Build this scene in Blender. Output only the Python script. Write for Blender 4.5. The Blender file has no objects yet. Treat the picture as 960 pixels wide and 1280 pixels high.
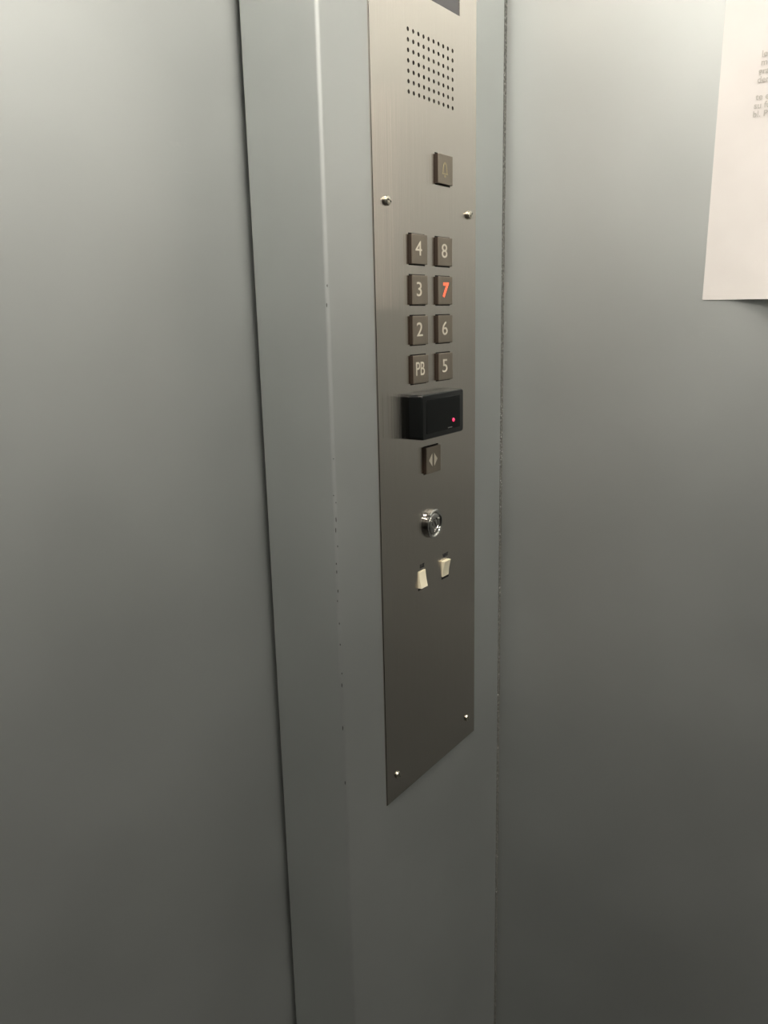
import bpy, bmesh, math, random
from mathutils import Vector, Matrix
random.seed(7)
sc = bpy.context.scene
col = sc.collection
H = 1.35                     # eye height, camera stands at the origin of the plan
YF = 0.4747                  # front return plane (carries the control panel)
XR = 0.9656                  # right side wall plane
XJ = 0.6065                  # corner where the front return folds into the jamb
YD = 0.5685                  # door plane
ZC = 2.18                    # ceiling height

# ---------------------------------------------------------------- camera
cam_d = bpy.data.cameras.new('camera'); cam = bpy.data.objects.new('camera', cam_d)
col.objects.link(cam); sc.camera = cam
F = 1030.0
D = Vector((99, 4345, F)).normalized()
B = Vector((725, -265, F)); B = (B - D * B.dot(D)).normalized()
N = D.cross(B)
if N.z < 0: N = -N
def w(v): return Vector((v.dot(B), v.dot(N), -v.dot(D)))
r, u, k = w(Vector((1, 0, 0))), w(Vector((0, -1, 0))), w(Vector((0, 0, -1)))
m = Matrix((r, u, k)).transposed().to_4x4(); m.translation = Vector((0, 0, H))
cam.matrix_world = m
cam_d.sensor_fit = 'VERTICAL'; cam_d.sensor_height = 32.0; cam_d.lens = F / 1280 * 32.0
cam_d.clip_start = 0.01

# ---------------------------------------------------------------- world, light, exposure
wd = bpy.data.worlds.new('world'); sc.world = wd; wd.use_nodes = True
wd.node_tree.nodes['Background'].inputs[0].default_value = (0.5, 0.5, 0.48, 1)
wd.node_tree.nodes['Background'].inputs[1].default_value = 0.02
sc.view_settings.view_transform = 'Standard'; sc.view_settings.look = 'None'
sc.view_settings.gamma = 1; sc.view_settings.use_curve_mapping = False
sc.view_settings.exposure = 0.0
LAMP_STRENGTH = 44.0
LX = (.53, -.16); LY = (.20, -.62); LS = .12     # places and half size of the ceiling lights
LAMP_RGB = (1.0, 0.94, 0.85, 1)

# ---------------------------------------------------------------- materials
def mat(name, base, rough=0.5, metal=0.0, spec=0.5, emit=None, es=0, aniso=0.0, tangent=None):
    mt = bpy.data.materials.new(name); mt.use_nodes = True
    nt = mt.node_tree; p = nt.nodes['Principled BSDF']
    p.inputs['Base Color'].default_value = (*base, 1)
    p.inputs['Roughness'].default_value = rough; p.inputs['Metallic'].default_value = metal
    p.inputs['Specular IOR Level'].default_value = spec
    if emit:
        p.inputs['Emission Color'].default_value = (*emit, 1); p.inputs['Emission Strength'].default_value = es
    if aniso:
        p.inputs['Anisotropic'].default_value = aniso
        c = nt.nodes.new('ShaderNodeCombineXYZ')
        for i in range(3): c.inputs[i].default_value = tangent[i]
        nt.links.new(c.outputs[0], p.inputs['Tangent'])
    return mt, nt, p
def noise(nt, scale, detail=3, stretch=(1, 1, 1), rough=0.5):
    g = nt.nodes.new('ShaderNodeNewGeometry'); mp = nt.nodes.new('ShaderNodeMapping')
    mp.inputs['Scale'].default_value = stretch
    nt.links.new(g.outputs['Position'], mp.inputs['Vector'])
    n = nt.nodes.new('ShaderNodeTexNoise'); n.inputs['Scale'].default_value = scale
    n.inputs['Detail'].default_value = detail; n.inputs['Roughness'].default_value = rough
    nt.links.new(mp.outputs[0], n.inputs['Vector']); return n
def ramp(nt, src, stops):
    r_ = nt.nodes.new('ShaderNodeValToRGB'); e = r_.color_ramp.elements
    while len(e) < len(stops): e.new(0.5)
    for i, (pos, c) in enumerate(stops): e[i].position = pos; e[i].color = (*c, 1)
    nt.links.new(src, r_.inputs[0]); return r_
def bump(nt, p, src, strength, dist):
    b_ = nt.nodes.new('ShaderNodeBump'); b_.inputs['Strength'].default_value = strength
    b_.inputs['Distance'].default_value = dist
    nt.links.new(src, b_.inputs['Height']); nt.links.new(b_.outputs[0], p.inputs['Normal'])

# satin grey coated sheet steel: faint mottling, hairline scratches, tiny flecks
def painted(name, base, rough, metal=0.0):
    mt, nt, p = mat(name, base, rough, metal, spec=0.6)
    n1 = noise(nt, 5.0, 2); n2 = noise(nt, 260, 3)
    lo = tuple(c * 0.965 for c in base); hi = tuple(c * 1.03 for c in base)
    r1 = ramp(nt, n1.outputs[0], [(0.35, lo), (0.65, hi)])
    # scratches: thin long noise ridges, slightly lighter
    n3 = noise(nt, 1.0, 2, (9, 9, 70)); 
    r3 = ramp(nt, n3.outputs[0], [(0.498, (0, 0, 0)), (0.5, (1, 1, 1)), (0.502, (0, 0, 0))])
    n4 = noise(nt, 7.0, 1)
    r4 = ramp(nt, n4.outputs[0], [(0.66, (0, 0, 0)), (0.72, (1, 1, 1))])
    ml = nt.nodes.new('ShaderNodeMath'); ml.operation = 'MULTIPLY'
    nt.links.new(r3.outputs[0], ml.inputs[0]); nt.links.new(r4.outputs[0], ml.inputs[1])
    m2 = nt.nodes.new('ShaderNodeMath'); m2.operation = 'MULTIPLY'; m2.inputs[1].default_value = 0.10
    nt.links.new(ml.outputs[0], m2.inputs[0])
    mx = nt.nodes.new('ShaderNodeMix'); mx.data_type = 'RGBA'
    nt.links.new(m2.outputs[0], mx.inputs[0]); nt.links.new(r1.outputs[0], mx.inputs[6])
    mx.inputs[7].default_value = (0.75, 0.75, 0.73, 1)
    nt.links.new(mx.outputs[2], p.inputs['Base Color'])
    rr = nt.nodes.new('ShaderNodeMapRange'); rr.inputs['To Min'].default_value = rough - 0.03
    rr.inputs['To Max'].default_value = rough + 0.03
    nt.links.new(n1.outputs[0], rr.inputs[0]); nt.links.new(rr.outputs[0], p.inputs['Roughness'])
    bump(nt, p, n2.outputs[0], 0.08, 0.0003)
    return mt
M = {}
PAINT = (0.535, 0.555, 0.545)
M['paint'] = painted('grey_coated_steel', PAINT, 0.58, 1.0)
M['paint_low_bounce'] = painted('low_bounce_unseen_steel', (0.13, 0.132, 0.13), 0.5, 1.0)  # unseen left and rear walls, darkened to cut the light they bounce
M['door'] = painted('grey_coated_door_steel', PAINT, 0.58, 1.0)

def brushed(name, base, rough, aniso, grain, metal=1.0, bmp=0):
    mt, nt, p = mat(name, base, rough, metal, aniso=aniso, tangent=(1, 0.06, 0.01))
    n = noise(nt, 1.0, 4, (2600, 2600, 12), 0.7)
    lo = tuple(c * (1 - grain) for c in base); hi = tuple(min(1, c * (1 + grain)) for c in base)
    r_ = ramp(nt, n.outputs[0], [(0.3, lo), (0.7, hi)])
    nt.links.new(r_.outputs[0], p.inputs['Base Color'])
    if bmp:                                   # hairlines: ridges that run up the sheet
        n2 = noise(nt, 1.0, 1, (1500, 1500, 4), 0.5); bump(nt, p, n2.outputs[0], bmp, 0.00014)
    return mt
M['steel'] = brushed('brushed_stainless_steel', (0.62, 0.575, 0.525), 0.12, 0.97, 0.07, 1.0, 1.0)
M['bronze'] = brushed('bronze_brushed_cap', (0.27, 0.235, 0.19), 0.48, 0.1, 0.08, 0.8)
M['skirt'] = mat('dark_brown_plastic', (0.045, 0.030, 0.020), 0.5)[0]
M['chrome'] = mat('polished_chrome', (0.62, 0.61, 0.58), 0.08, 1.0)[0]
M['nickel'] = mat('nickel_screw', (0.66, 0.62, 0.52), 0.2, 1.0)[0]
M['recess'] = mat('black_recess', (0.012, 0.011, 0.010), 0.8)[0]
M['hole'] = mat('grille_depth', (0.05, 0.045, 0.04), 0.8)[0]
M['cream'] = mat('engraved_cream_symbol', (0.62, 0.57, 0.47), 0.5)[0]
M['yellow'] = mat('faded_yellow_symbol', (0.36, 0.30, 0.17), 0.5)[0]
M['red_lit'] = mat('lit_red_digit', (0.9, 0.15, 0.08), 0.4, emit=(1.0, 0.11, 0.045), es=1.15)[0]
M['led'] = mat('red_led', (0.9, 0.05, 0.15), 0.3, emit=(1.0, 0.03, 0.11), es=1.4)[0]
M['black'] = mat('black_glossy_plastic', (0.008, 0.009, 0.009), 0.17, spec=0.28)[0]
M['black_matt'] = mat('dark_window_plastic', (0.004, 0.005, 0.005), 0.16, spec=0.14)[0]
M['print_grey'] = mat('grey_print', (0.13, 0.13, 0.125), 0.5)[0]
M['legend'] = mat('black_legend', (0.012, 0.012, 0.014), 0.5)[0]
M['ivory'] = mat('ivory_plastic', (0.90, 0.83, 0.63), 0.35)[0]
M['glass'] = mat('dark_display_glass', (0.05, 0.045, 0.05), 0.12, spec=0.7)[0]
M['lock_core'] = mat('dark_lock_metal', (0.50, 0.49, 0.47), 0.18, 1.0)[0]
# paper with faint mottling
mt, nt, p = mat('white_paper', (0.72, 0.69, 0.665), 0.75, spec=0.2)
n = noise(nt, 25, 2); r_ = ramp(nt, n.outputs[0], [(0.3, (0.71, 0.675, 0.65)), (0.7, (0.74, 0.705, 0.68))])
nt.links.new(r_.outputs[0], p.inputs['Base Color']); M['paper'] = mt
M['ink'] = mat('grey_ink', (0.50, 0.475, 0.44), 0.8)[0]
# gritty sealant in the corner joint
mt, nt, p = mat('gritty_joint_filler', (0.08, 0.08, 0.07), 0.7)
n = noise(nt, 330, 4); r_ = ramp(nt, n.outputs[0], [(0.40, (0.09, 0.09, 0.082)), (0.60, (0.22, 0.22, 0.20)), (0.72, (0.50, 0.50, 0.47))])
nt.links.new(r_.outputs[0], p.inputs['Base Color']); bump(nt, p, n.outputs[0], 0.8, 0.002); M['joint'] = mt
# rubber floor with speckle
mt, nt, p = mat('dark_rubber_floor', (0.03, 0.03, 0.03), 0.6)
n = noise(nt, 180, 2); r_ = ramp(nt, n.outputs[0], [(0.45, (0.010, 0.010, 0.010)), (0.7, (0.03, 0.03, 0.029))])
nt.links.new(r_.outputs[0], p.inputs['Base Color']); M['floor'] = mt
M['ceiling'] = mat('ceiling_grey', (0.55, 0.55, 0.53), 0.5)[0]
M['diffuser'] = mat('lamp_diffuser', (0.9, 0.9, 0.88), 0.5, emit=LAMP_RGB[:3], es=LAMP_STRENGTH)[0]
M['chip'] = mat('chipped_dark_steel', (0.05, 0.05, 0.045), 0.6)[0]
M['fleck'] = mat('pale_fleck', (0.62, 0.62, 0.60), 0.5)[0]

# ---------------------------------------------------------------- helpers
def link(name, bm, m, parent=None, smooth=False, loc=None):
    bmesh.ops.recalc_face_normals(bm, faces=bm.faces)
    me = bpy.data.meshes.new(name); bm.to_mesh(me); bm.free()
    if smooth:
        for f in me.polygons: f.use_smooth = True
        me.set_sharp_from_angle(angle=math.radians(40))
    me.materials.append(M[m]); o = bpy.data.objects.new(name, me); col.objects.link(o)
    if parent: o.parent = parent
    if loc: o.location = loc
    return o
def tag(o, label=None, cat=None, group=None, kind=None):
    if label: o['label'] = label
    if cat: o['category'] = cat
    if group: o['group'] = group
    if kind: o['kind'] = kind
    return o
def empty(name, loc):
    o = bpy.data.objects.new(name, None); col.objects.link(o); o.location = loc; o.empty_display_size = .02
    return o
def add_box(bm, x0, x1, y0, y1, z0, z1, bev=0, seg=2):
    g = bmesh.ops.create_cube(bm, size=1)['verts']
    for v in g:
        v.co = Vector(((x0 + x1) / 2 + v.co.x * (x1 - x0), (y0 + y1) / 2 + v.co.y * (y1 - y0), (z0 + z1) / 2 + v.co.z * (z1 - z0)))
    if bev:
        es = list({e for v in g for e in v.link_edges})
        bmesh.ops.bevel(bm, geom=es, offset=bev, segments=seg, affect='EDGES', profile=.5)
def box(name, m, x0, x1, y0, y1, z0, z1, bev=0, parent=None, seg=2):
    bm = bmesh.new(); add_box(bm, x0, x1, y0, y1, z0, z1, bev, seg)
    return link(name, bm, m, parent, bev > 0)
def extrude_profile(pts, z0, z1):
    bm = bmesh.new()
    a = [bm.verts.new((x, y, z0)) for x, y in pts]; b_ = [bm.verts.new((x, y, z1)) for x, y in pts]
    n_ = len(pts); bm.faces.new(a); bm.faces.new(b_)
    for i in range(n_): bm.faces.new((a[i], a[(i + 1) % n_], b_[(i + 1) % n_], b_[i]))
    return bm
def arc(cx, cy, r_, a0, a1, n_=8):
    return [(cx + r_ * math.cos(math.radians(a0 + (a1 - a0) * i / n_)), cy + r_ * math.sin(math.radians(a0 + (a1 - a0) * i / n_))) for i in range(n_ + 1)]
def lathe_y(name, m, prof, parent, loc, seg=40):
    """prof: (radius, height towards the cab) revolved around the -Y axis."""
    bm = bmesh.new(); rings = []
    for r_, h in prof:
        if r_ < 1e-6: rings.append([bm.verts.new((0, -h, 0))])
        else: rings.append([bm.verts.new((r_ * math.cos(2 * math.pi * i / seg), -h, r_ * math.sin(2 * math.pi * i / seg))) for i in range(seg)])
    for p0, p1 in zip(rings, rings[1:]):
        for i in range(seg):
            j = (i + 1) % seg
            if len(p0) == 1: bm.faces.new((p0[0], p1[i], p1[j]))
            elif len(p1) == 1: bm.faces.new((p0[i], p0[j], p1[0]))
            else: bm.faces.new((p0[i], p0[j], p1[j], p1[i]))
    return link(name, bm, m, parent, True, loc)
def text_mesh(name, txt, size, m, parent, loc, rot, depth=0.0002, sx=1.0, bold=0.0, align='CENTER', shear=0):
    cu = bpy.data.curves.new(name, 'FONT'); cu.body = txt; cu.size = size; cu.extrude = depth
    cu.align_x = align; cu.align_y = 'CENTER' if align == 'CENTER' else 'TOP_BASELINE'; cu.offset = bold; cu.shear = shear
    t = bpy.data.objects.new(name + '_tmp', cu); col.objects.link(t)
    dg = bpy.context.evaluated_depsgraph_get(); me = bpy.data.meshes.new_from_object(t.evaluated_get(dg))
    bpy.data.objects.remove(t); bpy.data.curves.remove(cu)
    for v in me.vertices: v.co.x *= sx
    me.materials.clear(); me.materials.append(M[m]); me.name = name
    o = bpy.data.objects.new(name, me); col.objects.link(o); o.parent = parent
    o.location = loc; o.rotation_euler = rot
    return o
RF = (math.pi / 2, 0, 0)       # text lying on the front return, read from the cab

# ---------------------------------------------------------------- cab shell
XL, YB = -0.52, -0.95
box('floor', 'floor', XL - .04, XR + .06, YB - .04, 0.72, -.04, 0)['kind'] = 'structure'
box('ceiling', 'ceiling', XL - .04, XR + .06, YB - .04, 0.72, ZC, ZC + .04)['kind'] = 'structure'
box('wall_right', 'paint', XR, XR + .03, YB, 0.53, 0, ZC)['kind'] = 'structure'
box('wall_left', 'paint_low_bounce', XL - .03, XL, YB, 0.53, 0, ZC)['kind'] = 'structure'
box('wall_rear', 'paint_low_bounce', XL, XR, YB - .03, YB, 0, ZC)['kind'] = 'structure'
# front return with its jamb, one folded sheet with rounded folds
XE = XR - 0.0095
R1 = 0.0038
pts = arc(XJ + R1, YF + R1, R1, 180, 270) + arc(XE - .0012, YF + .0012, .0012, 270, 360, 6) + \
      [(XE, YF + .03), (XJ + .03, YF + .03), (XJ + .03, YD - .0055)] + arc(XJ + .0015, YD - .0055 - .0015, .0015, 90, 180, 4)
bm = extrude_profile(pts, 0, ZC)
wf = link('wall_front', bm, 'paint', None, True); wf['kind'] = 'structure'
# mirrored return on the other side of the doorway (only seen in reflections)
pts = [(-.17 , YF), (-.17, YD - .0055), (-.20, YD - .0055), (-.20, YF + .03), (XL, YF + .03), (XL, YF)]
wl = link('wall_front_left', extrude_profile(pts, 0, ZC), 'paint', None); wl['kind'] = 'structure'
# header over the doorway
box('trim_1', 'paint', -.17, XJ, YF + .002, YF + .04, 2.04, ZC)['kind'] = 'structure'
# back of the corner joint: gritty filler
box('trim_2', 'joint', XE, XR, YF + .0012, YF + .03, 0, ZC)['kind'] = 'structure'
# sliding door: leading edge disappears behind the jamb
d1 = box('door_1', 'door', -.26, .70, YD, YD + .03, 0.006, 2.12); d1['kind'] = 'structure'
box('wall_landing', 'recess', XL - .04, XR + .06, .70, .72, 0, ZC)['kind'] = 'structure'

# chips along the jamb fold and pale flecks in the joint: small real pieces
def speck(bm, c, sx, sy, sz):
    g = bmesh.ops.create_icosphere(bm, subdivisions=1, radius=1)['verts']
    for v in g: v.co = Vector((c[0] + v.co.x * sx, c[1] + v.co.y * sy, c[2] + v.co.z * sz))
bm = bmesh.new()
q = R1 * (1 - math.sqrt(.5))
for dz in (-.012, -.03, .128, .165, .172, .188, .20, .214, .232, .243, .262, .27, .296, .318, .35, .362, .41, .47):
    z = H - dz + random.uniform(-.002, .002); a = random.uniform(205, 245)
    x = XJ + R1 + R1 * math.cos(math.radians(a)); y = YF + R1 + R1 * math.sin(math.radians(a))
    speck(bm, (x, y, z), .0005, .0005, random.uniform(.0006, .003))
ch = link('paint_chip', bm, 'chip', wf); ch['kind'] = 'stuff'; ch['label'] = 'dark chips in the paint along the jamb edge'
bm = bmesh.new()
for i in range(46):
    z = H - random.choice([random.uniform(.1, .25), random.uniform(-.3, .9)])
    speck(bm, (random.uniform(XE + .0005, XR - .0005), YF + .0010, z), .0006, .0006, random.uniform(.0005, .0012))
fl = link('paint_fleck', bm, 'fleck', wf); fl['kind'] = 'stuff'; fl['label'] = 'pale flecks caught in the corner joint'

# ---------------------------------------------------------------- control panel
PX0, PX1, PD0, PD1 = .6800, .8846, -.62, .5368
T = .0016                              # plate thickness
YP = YF - T                            # plate front
panel = empty('control_panel', ((PX0 + PX1) / 2, YF, H - PD1))
tag(panel, 'tall brushed steel elevator control panel on the front return, with buttons, key switch and rockers', 'control panel')
O = Vector(panel.location)
def L(s, e, d): return Vector((s, YP - e, H - d)) - O        # panel-local point: s across, e proud of the plate, d below the eye

# face plate: one mesh with real openings for display, speaker holes, buttons, switches
GX = [.745 + i * (.087 / 9) for i in range(10)]; GD = [-.270 + i * (.0555 / 6) for i in range(7)]
cw, chh = .087 / 9, .0555 / 6
BX = [.7562, .8085]; BD = [-.0667, -.0262, .0147, .0554]
BH = .0159                            # half size of a button opening
buttons = [(BX[0], BD[0], '4'), (BX[1], BD[0], '8'), (BX[0], BD[1], '3'), (BX[1], BD[1], '7'),
           (BX[0], BD[2], '2'), (BX[1], BD[2], '6'), (BX[0], BD[3], 'PB'), (BX[1], BD[3], '5'),
           (.8098, -.1500, 'alarm'), (.7805, .1562, 'open')]
rects = [(.7215, .8475, -.358, -.3065)]                       # display window
spk = (GX[0] - cw / 2, GX[-1] + cw / 2, GD[0] - chh / 2, GD[-1] + chh / 2)
rects.append(spk)
for s, d, _ in buttons: rects.append((s - BH, s + BH, d - BH, d + BH))
SW = [(.7585, .2905, 1), (.8108, .2915, 0)]
for s, d, _ in SW: rects.append((s - .0083, s + .0083, d - .0108, d + .0128))
xs = sorted({PX0, PX1} | {v for r_ in rects for v in r_[:2]}); ds = sorted({PD0, PD1} | {v for r_ in rects for v in r_[2:]})
bm = bmesh.new()
vc = {}
def V(s, d, e=0):
    k_ = (round(s, 6), round(d, 6), round(e, 6))
    if k_ not in vc: vc[k_] = bm.verts.new(L(s, e, d))
    return vc[k_]
for i in range(len(xs) - 1):
    for j in range(len(ds) - 1):
        cx, cd = (xs[i] + xs[i + 1]) / 2, (ds[j] + ds[j + 1]) / 2
        if any(r_[0] < cx < r_[1] and r_[2] < cd < r_[3] for r_ in rects): continue
        bm.faces.new((V(xs[i], ds[j]), V(xs[i + 1], ds[j]), V(xs[i + 1], ds[j + 1]), V(xs[i], ds[j + 1])))
for r_ in rects:                                              # rim walls of the openings
    if r_ is spk: continue
    a, b_, c, d = r_
    q_ = [(a, c), (b_, c), (b_, d), (a, d)]
    for i in range(4):
        p0, p1 = q_[i], q_[(i + 1) % 4]
        bm.faces.new((bm.verts.new(L(p0[0], 0, p0[1])), bm.verts.new(L(p1[0], 0, p1[1])), bm.verts.new(L(p1[0], -T, p1[1])), bm.verts.new(L(p0[0], -T, p0[1]))))
# outer edge with a small chamfer
q_ = [(PX0, PD0), (PX1, PD0), (PX1, PD1), (PX0, PD1)]; c_ = .0006
qo = [(PX0 - c_, PD0 - c_), (PX1 + c_, PD0 - c_), (PX1 + c_, PD1 + c_), (PX0 - c_, PD1 + c_)]
for i in range(4):
    j = (i + 1) % 4
    a0, a1 = bm.verts.new(L(q_[i][0], 0, q_[i][1])), bm.verts.new(L(q_[j][0], 0, q_[j][1]))
    b0, b1 = bm.verts.new(L(qo[i][0], -c_, qo[i][1])), bm.verts.new(L(qo[j][0], -c_, qo[j][1]))
    c0, c1 = bm.verts.new(L(qo[i][0], -T, qo[i][1])), bm.verts.new(L(qo[j][0], -T, qo[j][1]))
    bm.faces.new((a0, a1, b1, b0)); bm.faces.new((b0, b1, c1, c0))
# speaker tiles, a round hole in each
HR = .0020
for gx in GX:
    for gd in GD:
        sq = []
        for i in range(16):
            t = 2 * math.pi * i / 16; cx, cy = math.cos(t), math.sin(t); k_ = 1 / max(abs(cx), abs(cy))
            sq.append((gx + cx * k_ * cw / 2, gd + cy * k_ * chh / 2, gx + cx * HR, gd + cy * HR))
        for i in range(16):
            a, b_ = sq[i], sq[(i + 1) % 16]
            bm.faces.new([bm.verts.new(L(a[0], 0, a[1])), bm.verts.new(L(b_[0], 0, b_[1])), bm.verts.new(L(b_[2], 0, b_[3])), bm.verts.new(L(a[2], 0, a[3]))])
            bm.faces.new([bm.verts.new(L(a[2], 0, a[3])), bm.verts.new(L(b_[2], 0, b_[3])), bm.verts.new(L(b_[2], -T, b_[3])), bm.verts.new(L(a[2], -T, a[3]))])
bmesh.ops.remove_doubles(bm, verts=bm.verts, dist=1e-6)
plate = link('face_plate', bm, 'steel', panel)
# inside of the speaker opening, button wells
bm = bmesh.new(); o_ = O
def pl_box(bm, s0, s1, e0, e1, d0, d1, bev=0, seg=2):
    a, b_ = L(s0, e0, d0), L(s1, e1, d1)
    add_box(bm, min(a.x, b_.x), max(a.x, b_.x), min(a.y, b_.y), max(a.y, b_.y), min(a.z, b_.z), max(a.z, b_.z), bev, seg)
bm = bmesh.new(); pl_box(bm, spk[0], spk[1], -T + .0002, -T - .0004 + .0004, spk[2], spk[3])
g = link('speaker_mesh', bm, 'hole', panel); g['label'] = 'dark speaker mesh behind the drilled holes'
bm = bmesh.new(); pl_box(bm, .7215, .8475, -T + .0001, -T + .0006, -.358, -.3065)
g = link('display_screen', bm, 'glass', panel); g['label'] = 'dark floor display window'

def shape(polys, depth):
    """flat symbol polygons in the XZ plane, given a little thickness"""
    bm = bmesh.new()
    for poly in polys:
        a = [bm.verts.new((x, 0, z)) for x, z in poly]; b_ = [bm.verts.new((x, -depth, z)) for x, z in poly]
        bm.faces.new(a); bm.faces.new(b_)
        for i in range(len(poly)): j = (i + 1) % len(poly); bm.faces.new((a[i], a[j], b_[j], b_[i]))
    return bm
EB = .0042
cap_me = None
words = {'4': 'button marked 4', '8': 'button marked 8', '3': 'button marked 3', '7': 'button marked 7, lit red', '2': 'button marked 2',
         '6': 'button marked 6', 'PB': 'button marked PB', '5': 'button marked 5', 'alarm': 'alarm button with faded yellow bell symbol', 'open': 'door opening button with two triangles'}
for s, d, t in buttons:
    loc = L(s, 0, d)
    if cap_me is None:
        bm = bmesh.new(); h_ = .0148
        add_box(bm, -h_, h_, -EB, -EB + .0016, -h_, h_, .0007, 2)
        cap = link('push_button', bm, 'bronze', panel, False, loc); cap_me = cap.data
        bm = bmesh.new(); add_box(bm, -BH, BH, T - .0004, T, -BH, BH)
        well = link('button_well', bm, 'recess', cap); well_me = well.data
        bm = bmesh.new(); add_box(bm, -h_ + .0003, h_ - .0003, -EB + .0012, T - .0002, -h_ + .0003, h_ - .0003)
        sk = link('button_skirt', bm, 'skirt', cap); sk_me = sk.data
    else:
        cap = bpy.data.objects.new('push_button', cap_me); col.objects.link(cap); cap.parent = panel; cap.location = loc
        for nm, me in (('button_well', well_me), ('button_skirt', sk_me)):
            o = bpy.data.objects.new(nm, me); col.objects.link(o); o.parent = cap
    cap['label'] = words[t]
    if t == 'alarm':
        def ring_pts(pts_): return pts_
        bell = [(-.0062, -.0050), (.0062, -.0050), (.0048, -.0030), (.0042, .0020), (.0028, .0055), (.0008, .0072), (-.0008, .0072), (-.0028, .0055), (-.0042, .0020), (-.0048, -.0030)]
        inner = [(-.0040, -.0038), (.0040, -.0038), (.0033, -.0020), (.0029, .0018), (.0018, .0045), (0, .0056), (-.0018, .0045), (-.0029, .0018), (-.0033, -.0020)]
        bm = bmesh.new()
        # outline of the bell as a band, plus its clapper
        n_ = 10
        inn = [(x * .68, -.0002 + (z + .0002) * .74) for x, z in bell]
        ao = [bm.verts.new((x, 0, z)) for x, z in bell]; ai = [bm.verts.new((x, 0, z)) for x, z in inn]
        for i in range(n_): j = (i + 1) % n_; bm.faces.new((ao[i], ao[j], ai[j], ai[i]))
        g = bmesh.ops.extrude_face_region(bm, geom=bm.faces[:])
        for v in [v for v in g['geom'] if isinstance(v, bmesh.types.BMVert)]: v.co.y -= .0002
        add_box(bm, -.0016, .0016, -.0002, 0, -.0078, -.0060)
        link('symbol', bm, 'yellow', cap, False, (-.0018, -EB, 0))
    elif t == 'open':
        bm = shape([[(-.0090, 0), (-.0020, .0074), (-.0020, -.0074)], [(.0090, 0), (.0020, -.0074), (.0020, .0074)]], .0002)
        link('symbol', bm, 'cream', cap, False, (-.0018, -EB, 0))
    elif t == '7':
        text_mesh('symbol', '7', .0205, 'red_lit', cap, (-.0022, -EB - .0001, .0000), RF, .0001, 1.1, .0006, shear=.15)
    else:
        text_mesh('symbol', t, .0205 if t != 'PB' else .0205, 'cream', cap, (-.0026, -EB - .0001, .0), RF, .0001, 1.32 if t != 'PB' else .84, .00002)

# screws with a slot
def screw(s, d, r_, h, ang, dome):
    o = lathe_y('screw', 'nickel', [(r_, 0), (r_, h * .35), (r_ * .86, h * .75), (r_ * .5, h * .96), (0, h)], panel, L(s, 0, d), 24)
    bm = bmesh.new(); add_box(bm, -r_ * .62, r_ * .62, -h * .99, -h * .5, -r_ * .13, r_ * .13)
    sl = link('screw_slot', bm, 'recess', o, False); sl.rotation_euler = (0, math.radians(ang), 0)
for a in ((.7017, -.1093, .0048, .0042, 20, 1), (.8668, -.1095, .0048, .0042, -35, 1), (.7015, .5090, .0044, .0026, 60, 0), (.8645, .5095, .0044, .0026, 75, 0)): screw(*a)

# key switch: polished collar, recessed barrel, keyway
ks = lathe_y('key_switch', 'chrome', [(.0160, 0), (.0161, .0030), (.0167, .0034), (.0166, .0058), (.0158, .0066), (.0146, .0067), (.0134, .0058), (.0128, .0044), (.0120, .0040)], panel, L(.7808, 0, .2305), 56)
ks.scale = (1, .78, 1); ks['label'] = 'round chrome key switch'
br = lathe_y('lock_barrel', 'lock_core', [(.0122, .0038), (.0120, .0052), (.0112, .0060), (.0072, .0064), (.0066, .0045), (.0052, .0045), (.0048, .0065), (.0016, .0068), (0, .0068)], ks, (0, 0, 0), 40)
bm = bmesh.new(); add_box(bm, -.0008, .0008, -.0071, -.0054, -.0042, .0042)
kw = link('keyway', bm, 'recess', ks); kw.rotation_euler = (0, math.radians(-35), 0)
bm = bmesh.new()
for a in (30, 150, 270):
    t = math.radians(a); x, z = .0093 * math.cos(t), .0093 * math.sin(t)
    add_box(bm, x - .0011, x + .0011, -.0072, -.0058, z - .0009, z + .0009, .0003, 1)
link('lock_pin', bm, 'chrome', ks, True)['label'] = 'small bright lugs round the barrel'

# rocker switches
for s, d, low in SW:
    loc = L(s, 0, d); hw, hh = .0070, .0098
    bm = bmesh.new()
    top_e, bot_e = (.0010, .0040) if low else (.0042, .0010)
    pr = [(hh, -T), (hh, top_e), (0 + (.001 if low else -.001), .0016), (-hh, bot_e), (-hh, -T)]
    A = [bm.verts.new((-hw, -e, z)) for z, e in pr]; Bv = [bm.verts.new((hw, -e, z)) for z, e in pr]
    bm.faces.new(A); bm.faces.new(Bv)
    for i in range(5): j = (i + 1) % 5; bm.faces.new((A[i], A[j], Bv[j], Bv[i]))
    bmesh.ops.bevel(bm, geom=bm.edges[:], offset=.0004, segments=2, affect='EDGES')
    rk = link('rocker_switch', bm, 'ivory', panel, True, loc)
    rk['label'] = 'ivory rocker pressed in at the top' if low else 'ivory rocker pressed in at the bottom'
    bm = bmesh.new(); add_box(bm, -.0083, .0083, T - .0003, T, -.0128, .0108)
    link('switch_well', bm, 'recess', rk)
    text_mesh('switch_legend', 'LUZ' if low else 'VENT', .0054, 'legend', rk, (.001, -.0001, .0150 if low else .0158), RF, .0001, .9, .0003)

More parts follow.
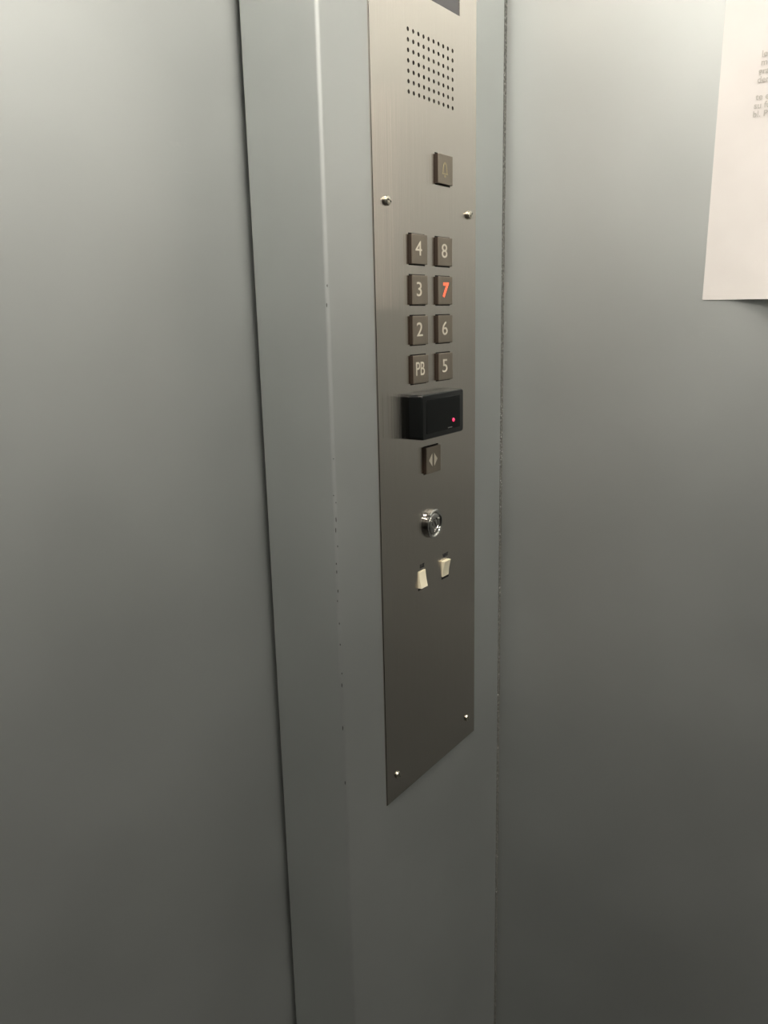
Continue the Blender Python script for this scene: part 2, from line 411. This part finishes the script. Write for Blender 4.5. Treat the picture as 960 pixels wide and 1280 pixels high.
# ---------------------------------------------------------------- card reader (mounted over the panel)
cr = empty('card_reader', (.7825, YP, H - .1290))
tag(cr, 'small black plastic card reader box with red light, mounted under the 5 and PB buttons', 'card reader')
CO = Vector(cr.location); ER = .0165
bm = bmesh.new()
x0, x1, z0, z1 = .7370 - CO.x, .8262 - CO.x, 0, .0480
add_box(bm, x0, x1, -ER, 0, z0, z1)
ve = [e for e in bm.edges if abs(e.verts[0].co.y - e.verts[1].co.y) > .001]
bmesh.ops.bevel(bm, geom=ve, offset=.0035, segments=5, affect='EDGES', profile=.5)
fe = [e for e in bm.edges if all(v.co.y < -ER + .0001 for v in e.verts)]
bmesh.ops.bevel(bm, geom=fe, offset=.0018, segments=4, affect='EDGES', profile=.5)
link('reader_housing', bm, 'black', cr, True)
bm = bmesh.new(); add_box(bm, x0 + .008, x1 - .009, -ER - .0004, -ER + .0002, z0 + .006, z1 - .006, .0003, 1)
link('reader_window', bm, 'black_matt', cr, True)
g = lathe_y('indicator_light', 'led', [(.0021, 0), (.0021, .0003), (.0015, .0010), (0, .0013)], cr, (.8020 - CO.x, -ER - .0003, .0153), 20)
g['label'] = 'round red indicator light'
bm = bmesh.new()
for xa, xb in ((.0075, .0100), (.0106, .0136), (.0142, .0165)): add_box(bm, xa, xb, -ER - .0006, -ER - .0003, .0072, .0083)
link('printed_line', bm, 'print_grey', cr)

# ---------------------------------------------------------------- paper notice on the right wall
PT = math.radians(0.85)
notice = empty('paper_notice', (XR, .2364, H + .0100))
tag(notice, 'white paper notice with grey print fixed high on the right side wall', 'notice')
notice.rotation_euler = (PT, 0, 0)
bm = bmesh.new(); nx, nz = 24, 30; PW, PH = .210, .297
def lift(u, v):    # distance off the wall: the lower right part curls away
    return .0005 + min(.02, .095 * max(0, (u - .12)) ** 1.35) * max(0, (0.55 - v) / .55) ** 2.2 + .0004 * math.sin(u * 9) * max(0, 1 - v * 3) ** 2
fr = [[bm.verts.new((-lift(i / nx, j / nz) - .00015, -i / nx * PW, j / nz * PH)) for i in range(nx + 1)] for j in range(nz + 1)]
bk = [[bm.verts.new((-lift(i / nx, j / nz), -i / nx * PW, j / nz * PH)) for i in range(nx + 1)] for j in range(nz + 1)]
for j in range(nz):
    for i in range(nx):
        bm.faces.new((fr[j][i], fr[j][i + 1], fr[j + 1][i + 1], fr[j + 1][i])); bm.faces.new((bk[j][i], bk[j + 1][i], bk[j + 1][i + 1], bk[j][i + 1]))
for i in range(nx):
    bm.faces.new((fr[0][i], bk[0][i], bk[0][i + 1], fr[0][i + 1])); bm.faces.new((fr[nz][i], fr[nz][i + 1], bk[nz][i + 1], bk[nz][i]))
for j in range(nz):
    bm.faces.new((fr[j][0], fr[j + 1][0], bk[j + 1][0], bk[j][0])); bm.faces.new((fr[j][nx], bk[j][nx], bk[j + 1][nx], fr[j + 1][nx]))
link('sheet', bm, 'paper', notice, True)
RR = (math.pi / 2, 0, -math.pi / 2)
lines = [(.2350, 'le'), (.2272, 'medi'), (.2193, 'gran'), (.2113, 'dema'), (.1955, 'te el'), (.1875, 'su fue'), (.1795, 'bl. Pr')]
for i, (z, t) in enumerate(lines):
    text_mesh('printed_line', t, .0082, 'ink', notice, (-.0012, (-.0385, -.0385, -.0370, -.0365, -.0365, -.0355, -.0350)[i], z), RR, .00004, 1, .0001, 'LEFT')

# ---------------------------------------------------------------- ceiling lights (above the frame)
where = {(0, 0): 'nearest the control panel', (1, 0): 'nearest the doorway on the left', (0, 1): 'at the rear beside the right wall', (1, 1): 'at the rear left corner'}
dif_me = fr_me = None
for (i, j), txt in where.items():
    cl = empty('ceiling_light', (LX[i], LY[j], ZC))
    tag(cl, 'small square recessed white ceiling light ' + txt, 'ceiling light', 'recessed cab ceiling lights')
    if dif_me is None:
        bm = bmesh.new(); add_box(bm, -LS, LS, -LS, LS, -.010, -.002)
        o = link('diffuser', bm, 'diffuser', cl); dif_me = o.data
        bm = bmesh.new(); a_, b_ = LS + .012, LS
        for a in ((-a_, a_, -a_, -b_), (-a_, a_, b_, a_), (-a_, -b_, -b_, b_), (b_, a_, -b_, b_)): add_box(bm, a[0], a[1], a[2], a[3], -.012, 0)
        o = link('frame', bm, 'steel', cl); fr_me = o.data
    else:
        for nm, me in (('diffuser', dif_me), ('frame', fr_me)):
            o = bpy.data.objects.new(nm, me); col.objects.link(o); o.parent = cl
